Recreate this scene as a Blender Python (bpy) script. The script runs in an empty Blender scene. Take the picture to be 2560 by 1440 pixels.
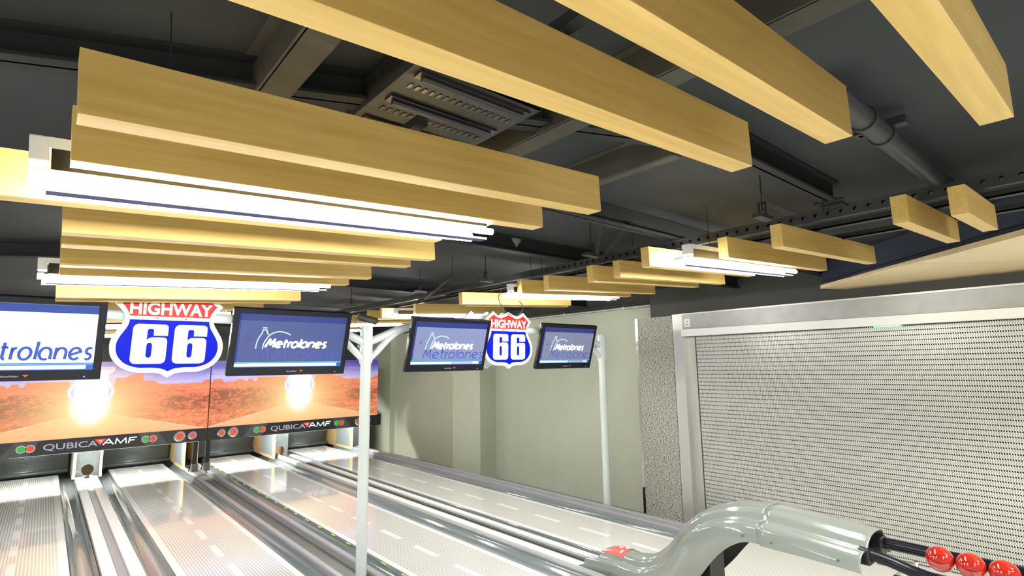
import bpy, bmesh, math, random
import numpy as np
from mathutils import Vector, Matrix
random.seed(4)
S = bpy.context.scene
COL = S.collection
PI = math.pi

# ------------------------------------------------------------------ camera, world, exposure
def cam_axes(p, y, r):
    cp, sp, cy, sy, cr, sr = math.cos(p), math.sin(p), math.cos(y), math.sin(y), math.cos(r), math.sin(r)
    F = Vector((sy*cp, cy*cp, sp)); R = Vector((cy, -sy, 0)); U = R.cross(F)
    return R*cr + U*sr, U*cr - R*sr, F
R_, U_, F_ = cam_axes(math.radians(8.07), math.radians(40.6), math.radians(-.88))
cd = bpy.data.cameras.new('camera'); cam = bpy.data.objects.new('camera', cd); COL.objects.link(cam)
cd.sensor_width = 36; cd.lens = 36*1350/2560; cd.clip_start = .02; cd.clip_end = 200
m3 = Matrix((R_, U_, -F_)).transposed()
cam.matrix_world = Matrix.Translation((0, 0, 2.32)) @ m3.to_4x4()
S.camera = cam
W = bpy.data.worlds.new('world'); S.world = W; W.use_nodes = True
W.node_tree.nodes['Background'].inputs[0].default_value = (1, .97, .92, 1)
W.node_tree.nodes['Background'].inputs[1].default_value = .30
S.view_settings.view_transform = 'Standard'; S.view_settings.look = 'None'
S.view_settings.exposure = .40; S.view_settings.gamma = 1; S.view_settings.use_curve_mapping = False
TUBE = 105.0        # strength of the ceiling tubes
PIN = 140.0         # strength of the pin deck tubes
LAMPWHITE = (1, .98, .93)

# ------------------------------------------------------------------ materials
def newmat(name):
    m = bpy.data.materials.new(name); m.use_nodes = True
    return m, m.node_tree.nodes, m.node_tree.links, m.node_tree.nodes['Principled BSDF']
def mat(name, col, rough=.5, metal=0, coat=0, emit=None, es=0, bump=0, bscale=40, spec=.5, var=0):
    m, N, L, b = newmat(name)
    b.inputs['Base Color'].default_value = (*col, 1); b.inputs['Roughness'].default_value = rough
    b.inputs['Metallic'].default_value = metal; b.inputs['Coat Weight'].default_value = coat
    b.inputs['Coat Roughness'].default_value = .04; b.inputs['Specular IOR Level'].default_value = spec
    if emit: b.inputs['Emission Color'].default_value = (*emit, 1); b.inputs['Emission Strength'].default_value = es
    if bump or var:
        tc = N.new('ShaderNodeTexCoord'); n = N.new('ShaderNodeTexNoise'); n.inputs['Scale'].default_value = bscale
        n.inputs['Detail'].default_value = 4; L.new(tc.outputs['Object'], n.inputs['Vector'])
        if bump:
            bp = N.new('ShaderNodeBump'); bp.inputs['Strength'].default_value = bump; bp.inputs['Distance'].default_value = .01
            L.new(n.outputs['Fac'], bp.inputs['Height']); L.new(bp.outputs['Normal'], b.inputs['Normal'])
        if var:
            r = N.new('ShaderNodeValToRGB'); r.color_ramp.elements[0].position = .3; r.color_ramp.elements[1].position = .7
            r.color_ramp.elements[0].color = (*[c*(1-var) for c in col], 1); r.color_ramp.elements[1].color = (*[min(1, c*(1+var)) for c in col], 1)
            L.new(n.outputs['Fac'], r.inputs['Fac']); L.new(r.outputs['Color'], b.inputs['Base Color'])
    return m
def emis(name, col, s):
    if any(w in name for w in ('screen', 'ticker', 'letter', 'logo')): s *= .50
    m, N, L, b = newmat(name); b.inputs['Base Color'].default_value = (*[c*(.12 if 'screen' in name else .5) for c in col], 1)
    b.inputs['Emission Color'].default_value = (*col, 1); b.inputs['Emission Strength'].default_value = s
    b.inputs['Roughness'].default_value = .25
    return m
class NB:      # small node builder
    def __init__(s, m): s.N = m.node_tree.nodes; s.L = m.node_tree.links
    def m(s, op, a, b=None, c=None):
        n = s.N.new('ShaderNodeMath'); n.operation = op
        for i, v in enumerate((a, b, c)):
            if v is None: continue
            if isinstance(v, (int, float)): n.inputs[i].default_value = v
            else: s.L.new(v, n.inputs[i])
        return n.outputs[0]
    def obj(s):
        t = s.N.new('ShaderNodeTexCoord'); x = s.N.new('ShaderNodeSeparateXYZ'); s.L.new(t.outputs['Object'], x.inputs[0])
        return x.outputs, t.outputs['Object']
    def mix(s, f, a, b):
        n = s.N.new('ShaderNodeMix'); n.data_type = 'RGBA'
        if isinstance(f, float): n.inputs[0].default_value = f
        else: s.L.new(f, n.inputs[0])
        for i, v in ((6, a), (7, b)):
            if isinstance(v, tuple): n.inputs[i].default_value = (*v, 1)
            else: s.L.new(v, n.inputs[i])
        return n.outputs[2]
    def noise(s, vec, scale, detail=3):
        n = s.N.new('ShaderNodeTexNoise'); n.inputs['Scale'].default_value = scale; n.inputs['Detail'].default_value = detail
        s.L.new(vec, n.inputs['Vector']); return n.outputs['Fac']
    def mapping(s, vec, sc):
        n = s.N.new('ShaderNodeMapping'); n.inputs['Scale'].default_value = sc; s.L.new(vec, n.inputs['Vector']); return n.outputs[0], n

def wood(name, c1, c2, rough=.34, axis=(1.2, 26, 26)):
    m, N, L, b = newmat(name); q = NB(m); xyz, v = q.obj()
    oi = N.new('ShaderNodeObjectInfo'); ad = N.new('ShaderNodeVectorMath'); ad.operation = 'ADD'
    sc = q.m('MULTIPLY', oi.outputs['Random'], 37.0); cb = N.new('ShaderNodeCombineXYZ')
    for i in range(3): L.new(sc, cb.inputs[i])
    L.new(v, ad.inputs[0]); L.new(cb.outputs[0], ad.inputs[1])
    mv, _ = q.mapping(ad.outputs[0], axis); f = q.noise(mv, 2.2, 6)
    mv2, _ = q.mapping(ad.outputs[0], tuple(a*.22 for a in axis)); g = q.noise(mv2, 2.0, 2)
    f2 = q.m('ADD', q.m('MULTIPLY', f, .55), q.m('MULTIPLY', g, .45))
    r = N.new('ShaderNodeValToRGB'); r.color_ramp.elements[0].position = .36; r.color_ramp.elements[1].position = .62
    r.color_ramp.elements[0].color = (*c1, 1); r.color_ramp.elements[1].color = (*c2, 1)
    L.new(f2, r.inputs['Fac']); L.new(r.outputs['Color'], b.inputs['Base Color']); b.inputs['Roughness'].default_value = rough
    return m
M = {}
M['wood'] = wood('maple_laminate', (.54, .355, .095), (.67, .465, .155))
M['soffit_wood'] = wood('pale_maple_board', (.80, .62, .35), (.88, .72, .44), axis=(9, 1.5, 9))
M['pit_wood'] = wood('kickback_wood', (.58, .38, .15), (.72, .50, .22), axis=(8, 2, 8))
M['ceiling'] = mat('dark_ceiling_paint', (.030, .034, .036), .8, spec=.2, var=.22, bscale=.7)
M['beam'] = mat('dark_steel_beam', (.013, .014, .015), .7, spec=.25)
M['purlin'] = mat('galvanised_purlin', (.05, .048, .038), .7, spec=.2, var=.15, bscale=6)
M['channel'] = mat('dark_channel', (.02, .021, .022), .45)
M['duct'] = mat('dark_duct', (.02, .022, .025), .4)
M['white'] = mat('white_enamel', (.80, .82, .80), .35)
M['dark'] = mat('black_plastic', (.012, .012, .013), .3)
M['gloss_black'] = mat('gloss_black', (.006, .007, .012), .22, spec=.25)
M['pole'] = mat('pale_grey_paint', (.66, .72, .70), .28, coat=.3)
M['hood'] = mat('grey_green_gloss', (.235, .265, .245), .16, coat=1.0)
M['gutter'] = mat('blue_grey_plastic', (.20, .235, .245), .13, coat=.6)
M['cap'] = mat('white_capping', (.86, .86, .85), .25)
M['capgrey'] = mat('grey_capping', (.33, .33, .36), .3)
M['recess'] = mat('dark_grey_recess', (.10, .105, .09), .4)
M['chrome'] = mat('chrome', (.75, .75, .78), .12, 1)
M['steel'] = mat('brushed_steel', (.36, .365, .355), .42, .5, var=.08, bscale=5)
M['wall'] = mat('sage_grey_paint', (.47, .505, .395), .55, var=.04, bscale=1.5)
M['wall_dark'] = mat('charcoal_paint', (.055, .057, .050), .6)
M['floor'] = mat('dark_subfloor', (.10, .10, .10), .6)
M['ball'] = mat('red_bowling_ball', (.40, .018, .009), .12, coat=1.0, var=.12, bscale=12)
M['alu'] = mat('satin_aluminium', (.62, .62, .58), .34, .55)
M['alu_white'] = mat('white_rail', (.85, .86, .83), .3)
M['cushion'] = mat('black_cushion', (.055, .065, .062), .33, bump=.6, bscale=18)
M['plate'] = mat('grey_steel_plate', (.085, .10, .10), .4, .3, var=.15, bscale=8)
M['plate_light'] = mat('grey_kick_plate', (.26, .30, .32), .4)
M['edge_wood'] = mat('yellow_edge_wood', (.80, .58, .28), .45)
M['tube'] = emis('lit_tube', LAMPWHITE, TUBE)
M['pintube'] = emis('pin_tube', LAMPWHITE, PIN)
M['reflector'] = mat('white_reflector', (.9, .9, .88), .25)
M['fascia'] = mat('navy_paint', (.045, .055, .085), .5)
M['green'] = mat('green_marker', (.45, .75, .03), .4)
M['holes'] = mat('heater_grille', (.016, .017, .0145), .6)
M['cable'] = mat('dark_cable', (.03, .028, .025), .6)

def perforated(name, col, pitch, rad):
    m, N, L, b = newmat(name); q = NB(m); xyz, v = q.obj()
    b.inputs['Base Color'].default_value = (*col, 1); b.inputs['Roughness'].default_value = .45
    u = q.m('SUBTRACT', q.m('FRACT', q.m('DIVIDE', xyz[1], pitch)), .5); u = q.m('MULTIPLY', u, pitch)
    d = q.m('SQRT', q.m('ADD', q.m('MULTIPLY', u, u), q.m('MULTIPLY', xyz[2], xyz[2])))
    h = q.m('LESS_THAN', d, rad)
    t = N.new('ShaderNodeBsdfTransparent'); mx = N.new('ShaderNodeMixShader')
    L.new(h, mx.inputs[0]); L.new(b.outputs[0], mx.inputs[1]); L.new(t.outputs[0], mx.inputs[2])
    L.new(mx.outputs[0], N['Material Output'].inputs[0]); return m
M['perf'] = perforated('perforated_channel', (.035, .037, .038), .085, .014)

def lane_mat():
    m, N, L, b = newmat('striped_lane'); q = NB(m); xyz, v = q.obj()
    x, y = xyz[0], xyz[1]       # object x is 0 at the lane's middle, y along
    ax = q.m('ABSOLUTE', x)
    st = q.m('FRACT', q.m('DIVIDE', x, .0335)); line = q.m('LESS_THAN', st, .36)
    wn = N.new('ShaderNodeAttribute'); wn.attribute_type = 'OBJECT'; wn.attribute_name = 'half_width'
    brd = q.m('GREATER_THAN', ax, q.m('SUBTRACT', wn.outputs['Fac'], .085))
    dy = q.m('FRACT', q.m('DIVIDE', q.m('SUBTRACT', y, .26), .93))
    dash = q.m('MULTIPLY', q.m('LESS_THAN', ax, .042), q.m('LESS_THAN', dy, .58))
    f = q.m('MAXIMUM', q.m('MAXIMUM', line, brd), dash)
    c = q.mix(f, (.58, .575, .53), (.96, .96, .95)); L.new(c, b.inputs['Base Color'])
    b.inputs['Roughness'].default_value = .12; b.inputs['Coat Weight'].default_value = .7; b.inputs['Coat Roughness'].default_value = .05
    return m
M['lane'] = lane_mat()
def approach_mat():
    m, N, L, b = newmat('striped_approach'); q = NB(m); xyz, v = q.obj()
    line = q.m('LESS_THAN', q.m('FRACT', q.m('DIVIDE', xyz[0], .0335)), .5)
    c = q.mix(line, (.45, .455, .40), (.82, .82, .76)); L.new(c, b.inputs['Base Color']); b.inputs['Roughness'].default_value = .25
    return m
M['approach'] = approach_mat()
def fabric_mat():
    m, N, L, b = newmat('speckled_fabric'); q = NB(m); xyz, v = q.obj()
    mv, _ = q.mapping(v, (1, 38, 150)); f = q.noise(mv, 1.0, 2)
    r = N.new('ShaderNodeValToRGB'); r.color_ramp.elements[0].position = .42; r.color_ramp.elements[1].position = .50
    r.color_ramp.elements[0].color = (.045, .05, .03, 1); r.color_ramp.elements[1].color = (.47, .475, .41, 1)
    L.new(f, r.inputs['Fac']); L.new(r.outputs['Color'], b.inputs['Base Color']); b.inputs['Roughness'].default_value = .8
    return m
M['fabric'] = fabric_mat()
def chain_mat():
    m, N, L, b = newmat('chain_curtain'); q = NB(m); xyz, v = q.obj()
    P, Q = .058, .021
    fz = q.m('FRACT', q.m('DIVIDE', xyz[2], P)); fy = q.m('FRACT', q.m('DIVIDE', xyz[1], Q))
    dz = q.m('ABSOLUTE', q.m('SUBTRACT', fz, .5)); dy = q.m('ABSOLUTE', q.m('SUBTRACT', fy, .5))
    hole = q.m('MULTIPLY', q.m('LESS_THAN', dz, .15), q.m('LESS_THAN', dy, .30))
    # link pattern between the rows of holes
    mv, _ = q.mapping(v, (1, 1, 1))
    fy2 = q.m('FRACT', q.m('ADD', q.m('DIVIDE', xyz[1], Q), q.m('MULTIPLY', fz, 1.0)))
    w = q.m('LESS_THAN', q.m('ABSOLUTE', q.m('SUBTRACT', fy2, .5)), .17)
    w = q.m('MULTIPLY', w, q.m('GREATER_THAN', dz, .22))
    c = q.mix(w, (.62, .63, .585), (.33, .34, .31)); L.new(c, b.inputs['Base Color'])
    b.inputs['Roughness'].default_value = .33; b.inputs['Metallic'].default_value = .25
    t = N.new('ShaderNodeBsdfTransparent'); mx = N.new('ShaderNodeMixShader')
    L.new(hole, mx.inputs[0]); L.new(b.outputs[0], mx.inputs[1]); L.new(t.outputs[0], mx.inputs[2])
    L.new(mx.outputs[0], N['Material Output'].inputs[0]); return m
M['chain'] = chain_mat()
def picture_mat():
    m, N, L, b = newmat('printed_backlit_picture')
    a = N.new('ShaderNodeAttribute'); a.attribute_name = 'print'
    q_ = NB(m); L.new(q_.mix(.5, a.outputs['Color'], (0, 0, 0)), b.inputs['Base Color']); L.new(a.outputs['Color'], b.inputs['Emission Color'])
    b.inputs['Emission Strength'].default_value = .46; b.inputs['Roughness'].default_value = .3
    return m
M['picture'] = picture_mat()

# ------------------------------------------------------------------ mesh helpers
def link(name, me, parent=None, loc=(0, 0, 0)):
    o = bpy.data.objects.new(name, me); COL.objects.link(o); o.location = loc
    if parent: o.parent = parent
    return o
def fin(name, bm, m, parent=None, loc=(0, 0, 0), smooth=False, bevel=0, ang=.6):
    bmesh.ops.recalc_face_normals(bm, faces=bm.faces)
    me = bpy.data.meshes.new(name); bm.to_mesh(me); bm.free()
    for mm in (m if isinstance(m, (list, tuple)) else [m]): me.materials.append(mm)
    o = link(name, me, parent, loc)
    if smooth:
        for p in me.polygons: p.use_smooth = True
        me.set_sharp_from_angle(angle=ang)
    if bevel:
        md = o.modifiers.new('bevel', 'BEVEL'); md.width = bevel; md.segments = 2; md.limit_method = 'ANGLE'
    return o
def box(bm, a, b, mi=0):
    x0, y0, z0 = a; x1, y1, z1 = b
    vs = [bm.verts.new(p) for p in ((x0,y0,z0),(x1,y0,z0),(x1,y1,z0),(x0,y1,z0),(x0,y0,z1),(x1,y0,z1),(x1,y1,z1),(x0,y1,z1))]
    for f in ((0,3,2,1),(4,5,6,7),(0,1,5,4),(1,2,6,5),(2,3,7,6),(3,0,4,7)):
        bm.faces.new([vs[i] for i in f]).material_index = mi
def B(name, a, b, m, parent=None, bevel=0):
    bm = bmesh.new(); box(bm, a, b); return fin(name, bm, m, parent, bevel=bevel)
def BB(name, boxes, m, parent=None, bevel=0):
    bm = bmesh.new()
    for a, b in boxes: box(bm, a, b)
    return fin(name, bm, m, parent, bevel=bevel)
def tube(bm, pts, r, seg=14, cap=True, mi=0):
    pts = [Vector(p) for p in pts]; rings = []
    up = Vector((0, 0, 1))
    t0 = (pts[1]-pts[0]).normalized()
    if abs(t0.dot(up)) > .95: up = Vector((1, 0, 0))
    for i, p in enumerate(pts):
        t = (pts[min(i+1, len(pts)-1)]-pts[max(i-1, 0)]).normalized()
        a = t.cross(up).normalized(); b = t.cross(a).normalized()
        rr = r[i] if isinstance(r, (list, tuple)) else r
        rings.append([bm.verts.new(p + a*math.cos(2*PI*k/seg)*rr + b*math.sin(2*PI*k/seg)*rr) for k in range(seg)])
    for i in range(len(rings)-1):
        for k in range(seg):
            bm.faces.new((rings[i][k], rings[i][(k+1) % seg], rings[i+1][(k+1) % seg], rings[i+1][k])).material_index = mi
    if cap: bm.faces.new(rings[0][::-1]).material_index = mi; bm.faces.new(rings[-1]).material_index = mi
def T(name, pts, r, m, parent=None, seg=14, cap=True):
    bm = bmesh.new(); tube(bm, pts, r, seg, cap); return fin(name, bm, m, parent, smooth=True)
def cyl_y(bm, c, r, h, seg=28, r2=None):       # disc facing -Y, from y=c.y-h to c.y
    x, y, z = c; r2 = r if r2 is None else r2
    A = [bm.verts.new((x+r*math.cos(2*PI*k/seg), y, z+r*math.sin(2*PI*k/seg))) for k in range(seg)]
    Bv = [bm.verts.new((x+r2*math.cos(2*PI*k/seg), y-h, z+r2*math.sin(2*PI*k/seg))) for k in range(seg)]
    for k in range(seg): bm.faces.new((A[k], A[(k+1) % seg], Bv[(k+1) % seg], Bv[k]))
    bm.faces.new(Bv); bm.faces.new(A[::-1])
def empty(name, loc=(0, 0, 0), label=None, cat=None, group=None):
    o = bpy.data.objects.new(name, None); COL.objects.link(o); o.location = loc; o.empty_display_size = .1
    return tag(o, label, cat, group)
def tag(o, label=None, cat=None, group=None, kind=None):
    if label: o['label'] = label
    if cat: o['category'] = cat
    if group: o['group'] = group
    if kind: o['kind'] = kind
    return o
def struct(o): o['kind'] = 'structure'; return o
def shape2d(name, loops, m, parent=None, depth=.004, loc=(0, 0, 0), holes=True):
    """closed loops in (x, z), facing -Y, extruded by depth"""
    cu = bpy.data.curves.new(name, 'CURVE'); cu.dimensions = '2D'; cu.fill_mode = 'BOTH'; cu.extrude = depth/2
    for lp in loops:
        sp = cu.splines.new('POLY'); sp.points.add(len(lp)-1)
        for i, (x, z) in enumerate(lp): sp.points[i].co = (x, z, 0, 1)
        sp.use_cyclic_u = True
    return curve_obj(name, cu, m, parent, loc)
def curve_obj(name, cu, m, parent, loc, clip=None):
    tmp = bpy.data.objects.new(name+'_t', cu); COL.objects.link(tmp)
    dg = bpy.context.evaluated_depsgraph_get(); dg.update()
    me = bpy.data.meshes.new_from_object(tmp.evaluated_get(dg)); bpy.data.objects.remove(tmp); bpy.data.curves.remove(cu)
    me.transform(Matrix.Rotation(PI/2, 4, 'X')); me.materials.clear(); me.materials.append(m); me.name = name
    return link(name, me, parent, loc)
def text(name, body, size, m, parent, loc, xs=1, shear=0, bold=0, depth=.004, align='CENTER', space=1):
    cu = bpy.data.curves.new(name, 'FONT'); cu.body = body; cu.size = size; cu.shear = shear; cu.offset = bold
    cu.extrude = depth/2; cu.align_x = align; cu.space_character = space; cu.resolution_u = 4
    o = curve_obj(name, cu, m, parent, loc); o.data.transform(Matrix.Diagonal((xs, 1, 1, 1))); return o
def poly_interp(P, n):       # Catmull-Rom through rows of P
    P = [Vector(p) for p in P]; out = []
    for i in range(len(P)-1):
        p0, p1, p2, p3 = P[max(i-1, 0)], P[i], P[i+1], P[min(i+2, len(P)-1)]
        for k in range(n):
            t = k/n
            out.append(.5*((2*p1)+(p2-p0)*t+(2*p0-5*p1+4*p2-p3)*t*t+(3*p1-p0-3*p2+p3)*t**3))
    out.append(P[-1]); return out
def smooth2(P, n=5, closed=False):
    P3 = [(x, z, 0) for x, z in P]
    if closed:
        k = len(P3); Q = poly_interp([P3[-1]]+P3+[P3[0], P3[1]], n)
        Q = Q[n:-n]; return [(p.x, p.y) for p in Q[:-1]]
    return [(p.x, p.y) for p in poly_interp(P3, n)]

# ------------------------------------------------------------------ setting
CZ = 3.55
B_ = struct(B('floor', (-9, -7, -.35), (9.5, 18.5, -.25), M['floor']))
struct(B('floor', (-9, 3.85, -.249), (-1.1, 16.4, 0), M['approach']))
ap = B('floor', (-9, -7, -.249), (8.2, 3.85, 0), M['approach']); struct(ap)

struct(B('ceiling', (-9, -7, CZ), (9.5, 18.5, CZ+.12), M['ceiling']))
struct(B('wall_back', (-6, 17.3, -.25), (9.4, 17.5, CZ), M['wall_dark']))
bm = bmesh.new()
box(bm, (8.06, 5.45, -.25), (8.3, 14.9, 3.3), 0); box(bm, (7.9, 14.9, -.25), (8.3, 17.3, 3.3), 0)
box(bm, (7.6, 10.05, -.25), (8.06, 11.15, 3.3), 0)
box(bm, (8.10, 5.45, 3.3), (8.3, 17.3, CZ), 1); box(bm, (7.64, 10.08, 3.3), (8.1, 11.12, CZ), 1)
struct(fin('wall_right', bm, [M['wall'], M['wall_dark']]))
# wall behind the curtain and above its header
bm = bmesh.new()
box(bm, (7.78, -4, 3.08), (8.3, 5.45, CZ), 0)
box(bm, (8.35, -4, -.25), (8.5, 5.45, 3.08), 0)
struct(fin('wall_right', bm, [M['wall_dark']]))
# pale bars behind the curtain, standing in for reflected window frames
fr = empty('reflection_bars', (8.1, 3, 0), 'pale bars behind the chain curtain, standing in for reflected window frames', 'reflection bars')
BB('frame', [((-.03, -3.2, 0), (.03, -3.1, 3.0)), ((-.03, 1.35, 0), (.03, 1.5, 3.0)), ((-.03, -3.1, 1.3), (.03, .6, 1.38)), ((-.03, .5, 0), (.03, .58, 1.3))], mat('reflection_grey', (.42, .42, .38), .5), fr)
B('panel', (.04, -3.1, 0), (.06, 1.9, 2.95), M['recess'], fr)
# green emergency lamp glow behind the curtain's top edge
g = empty('exit_lamp', (7.8, 2.05, 2.74), 'small green lit lamp tucked behind the top of the chain curtain', 'lamp')
B('lens', (-.02, -.13, -.03), (.02, .13, .03), emis('green_lens', (.2, 1, .35), 3.0), g)
B('case', (.02, -.15, -.05), (.08, .15, .05), M['white'], g)
# conduit along the sage wall where the dark paint begins
c = empty('conduit', (8.0, 8, 3.30), 'thin grey conduit run along the sage wall below the dark paint', 'pipe')
T('pipe', [(0.02, 1.9, 0.02), (0.02, -2.45, .02)], .020, M['alu'], c)
T('pipe', [(0.03, 1.9, .08), (0.03, -2.45, .08)], .014, M['wall_dark'], c)
for y in (-1.8, -.3, 1.2): B('clip', (-.005, y-.02, -.005), (.055, y+.02, .045), M['alu'], c)

# ------------------------------------------------------------------ roof steel
def ibeam_x(y, x0, x1, z=CZ, h=.15, w=.10, label='', dx=0, dy=0):
    t = empty('roof_beam', (x0, y, z), label, 'roof beam', None)
    bm = bmesh.new(); L = math.hypot(x1-x0, dy)
    box(bm, (0, -w/2, -h), (L, w/2, -h+.014)); box(bm, (0, -w/2, -.014), (L, w/2, 0)); box(bm, (0, -.006, -h), (L, .006, 0))
    fin('beam', bm, M['beam'], t); t.rotation_euler.z = math.atan2(dy, x1-x0); return t
k = (3.40-2.32)/(3.70-2.32)
b1 = ibeam_x(1.68*k, 2.2, 5.24*k, label='dark steel roof beam that ends in a clamp over the slats by the right top')
BB('clamp', [((1.86, -.07, -.17), (1.98, .07, -.15)), ((1.80, -.09, -.155), (1.83, .09, -.14))], M['beam'], b1)
ibeam_x(3.37*k, .3, 8.25, label='dark steel roof beam carrying the long diagonal brace')
ibeam_x(4.975*k, .3, 7.9, label='dark steel roof beam next behind the one with the brace')
ibeam_x(7.0, .3, 7.9, label='faint dark roof beam farthest back above the security camera')
ibeam_x(2.83, -.9, 2.25, dy=-1.35, h=.13, w=.12, label='dark steel beam crossing behind the top of the front left slats')
ibeam_x(6.85*k, -1.5, 1.2, dy=-1.7, label='dark roof beam left of the slats just below the long slat')
ibeam_x(9.7*k, -1.5, 1.6, dy=-1.9, label='dark roof beam at the far left above the first monitor')
def purlin(x, y0, y1, label, w=.115):
    t = empty('purlin', (x, y0, CZ), label, 'purlin')
    bm = bmesh.new(); box(bm, (0, 0, -.15), (w, y1-y0, -.135)); box(bm, (-.01, 0, -.15), (0.005, y1-y0, 0)); box(bm, (-.05, 0, -.008), (0.0, y1-y0, 0))
    fin('purlin_section', bm, M['purlin'], t); return t
purlin(.70*k, -1.2, 6.5, 'grey brown galvanised purlin left of the heater grille')
purlin(2.16*k, -1.2, 2.55, 'grey brown galvanised purlin right of the heater grille')
purlin(3.10*k, 1.5, 2.6, 'short dark purlin meeting the slat end in the middle', .07)
def rod_thing(x, y, z0, label, z1=CZ, hook=True):
    t = empty('hanger_rod', (x, y, z0), label, 'hanger rod')
    T('rod', [(0, 0, .0), (0, 0, z1-z0)], .0045, M['beam'], t, 8)
    if hook:
        bm = bmesh.new()
        for s in (-1, 1): box(bm, (-.006, s*.022-.004, -.03), (.006, s*.022+.004, .05))
        box(bm, (-.006, -.026, .045), (.006, .026, .06)); fin('shackle', bm, M['beam'], t)
        B('channel_bar', (-.09, -.03, -.055), (.09, .03, -.03), M['channel'], t)
for x, y, hk, lb in ((3.52, 1.55, True, 'thin dark hanger rod with shackle left of the widest gap in the right slats'),
                     (3.55, 3.07, True, 'thin dark hanger rod with shackle behind the slat beside the brace foot'),
                     (3.68, 4.75, True, 'thin dark hanger rod with shackle above the slat with hanging cable'),
                     (3.55, 5.95, True, 'thin dark hanger rod with shackle above the lamp over the third monitor'),
                     (3.50, 7.9, True, 'thin dark hanger rod farthest back, above the security camera'),
                     (3.98, 4.15, False, 'plain dark hanger rod above the lamp beside the second highway sign'),
                     (3.95, 1.33, False, 'plain dark hanger rod next to the clamped beam end'),
                     (3.72, 2.75, False, 'plain dark hanger rod above the bright slat end beside the lit lamp'),
                     (3.40, 5.0, False, 'plain thin hanger rod left of the middle brace')):
    rod_thing(x, y, 3.30, lb, hook=hk)
def brace(p, q, label):
    t = empty('brace', p, label, 'brace'); d = Vector(q)-Vector(p)
    T('bar', [(0, 0, 0), d], .020, M['beam'], t, 4); return t
brace((3.49, 2.59, 3.44), (3.96, 3.30, 3.31), 'dark diagonal steel brace rising left of the right hand slats')
brace((3.345, 2.76, 3.44), (3.93, 3.34, 3.31), 'dark near upright strut meeting the foot of the front brace')
brace((3.78, 5.52, 3.44), (4.15, 6.8, 3.29), 'dark diagonal brace farther back over the third monitor')
# perforated channel over the right-hand slats, and two plain rails
t = empty('perforated_rail', (4.20, -.45, 3.36), 'dark perforated steel channel running over the right hand slats', 'steel rail')
B('rail', (-.02, 0, -.04), (.02, 12, .04), M['perf'], t)
t = empty('steel_rail', (4.36, -.35, 3.30), 'plain dark rail beside the perforated channel above the right hand slats', 'steel rail')
BB('rail', [((-.03, 0, -.012), (.03, 12, .0)), ((-.03, 0, -.012), (-.022, 12, .03))], M['channel'], t)
t = empty('steel_rail', (4.85, .15, 3.30), 'plain dark rail nearest the wooden bulkhead above the right hand slats', 'steel rail')
BB('rail', [((-.03, 0, -.012), (.03, 3.4, .0)), ((-.03, 0, -.012), (-.022, 3.4, .03))], M['channel'], t)
t = empty('steel_rail', (.9, .3, 3.125), 'dark rail carrying the left hand slats from above', 'steel rail')
BB('rail', [((-.02, -.1, 0), (.02, .58, .03)), ((-.02, 1.2, 0), (.02, 5.5, .03))], M['channel'], t)
# duct pipe
t = empty('duct_pipe', (2.45, .74, 3.43), 'dark round pipe under the ceiling between the big right slats', 'pipe')
T('pipe', [(0, 0, 0), (1.0, 0, 0), (3.0, 0, 0)], .052, M['duct'], t, 24)
for x in (.35, .62, 1.9): T('collar', [(x, 0, 0), (x+.03, 0, 0)], .060, M['channel'], t, 24)
BB('bracket', [((.60, -.11, .02), (.66, .11, .06)), ((.62, .08, .02), (.65, .1, .12))], M['channel'], t)
# smoke detector
t = empty('smoke_detector', (3.40, 3.93, CZ), 'round grey smoke detector on the ceiling beyond the lit left lamp', 'smoke detector')
bm = bmesh.new(); tube(bm, [(0, 0, 0), (0, 0, -.03), (0, 0, -.045), (0, 0, -.06), (0, 0, -.10)], [.075, .075, .065, .05, .042], 24)
fin('body', bm, M['recess'], t, smooth=True)
# heater / grille unit
t = empty('ceiling_heater', (.93, 1.58, 3.40), 'grey slotted ceiling heater unit with two dark lamps seen between slats', 'ceiling heater')
bm = bmesh.new(); W_, D_ = .60, .62
box(bm, (0, 0, 0), (W_, D_, .012)); box(bm, (-.004, 0, 0), (0, D_, .14)); box(bm, (W_, 0, 0), (W_+.004, D_, .14)); box(bm, (0, 0, 0), (W_, .004, .14)); box(bm, (0, D_, 0), (W_, D_+.004, .14))
fin('housing', bm, M['holes'], t)
for j, y0 in enumerate((.03, .26, .49)):
    bm = bmesh.new(); box(bm, (.03, y0, -.012), (.57, y0+.055, -.001)); fin('lamp_recess', bm, M['dark'], t)
    T('lamp', [(.05, y0+.03, -.02), (.55, y0+.03, -.02)], .011, M['channel'], t, 10)
for y0 in (.145, .375, .575):
    bm = bmesh.new()
    for i in range(16): box(bm, (.05+i*.033, y0, -.004), (.064+i*.033, y0+.035, -.0005))
    fin('vent_slots', bm, M['dark'], t)
for i in range(8): T('side_hole', [(-.0055, .05+i*.075, .08), (-.0045, .05+i*.075, .08)], .012, M['dark'], t, 10)

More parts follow.
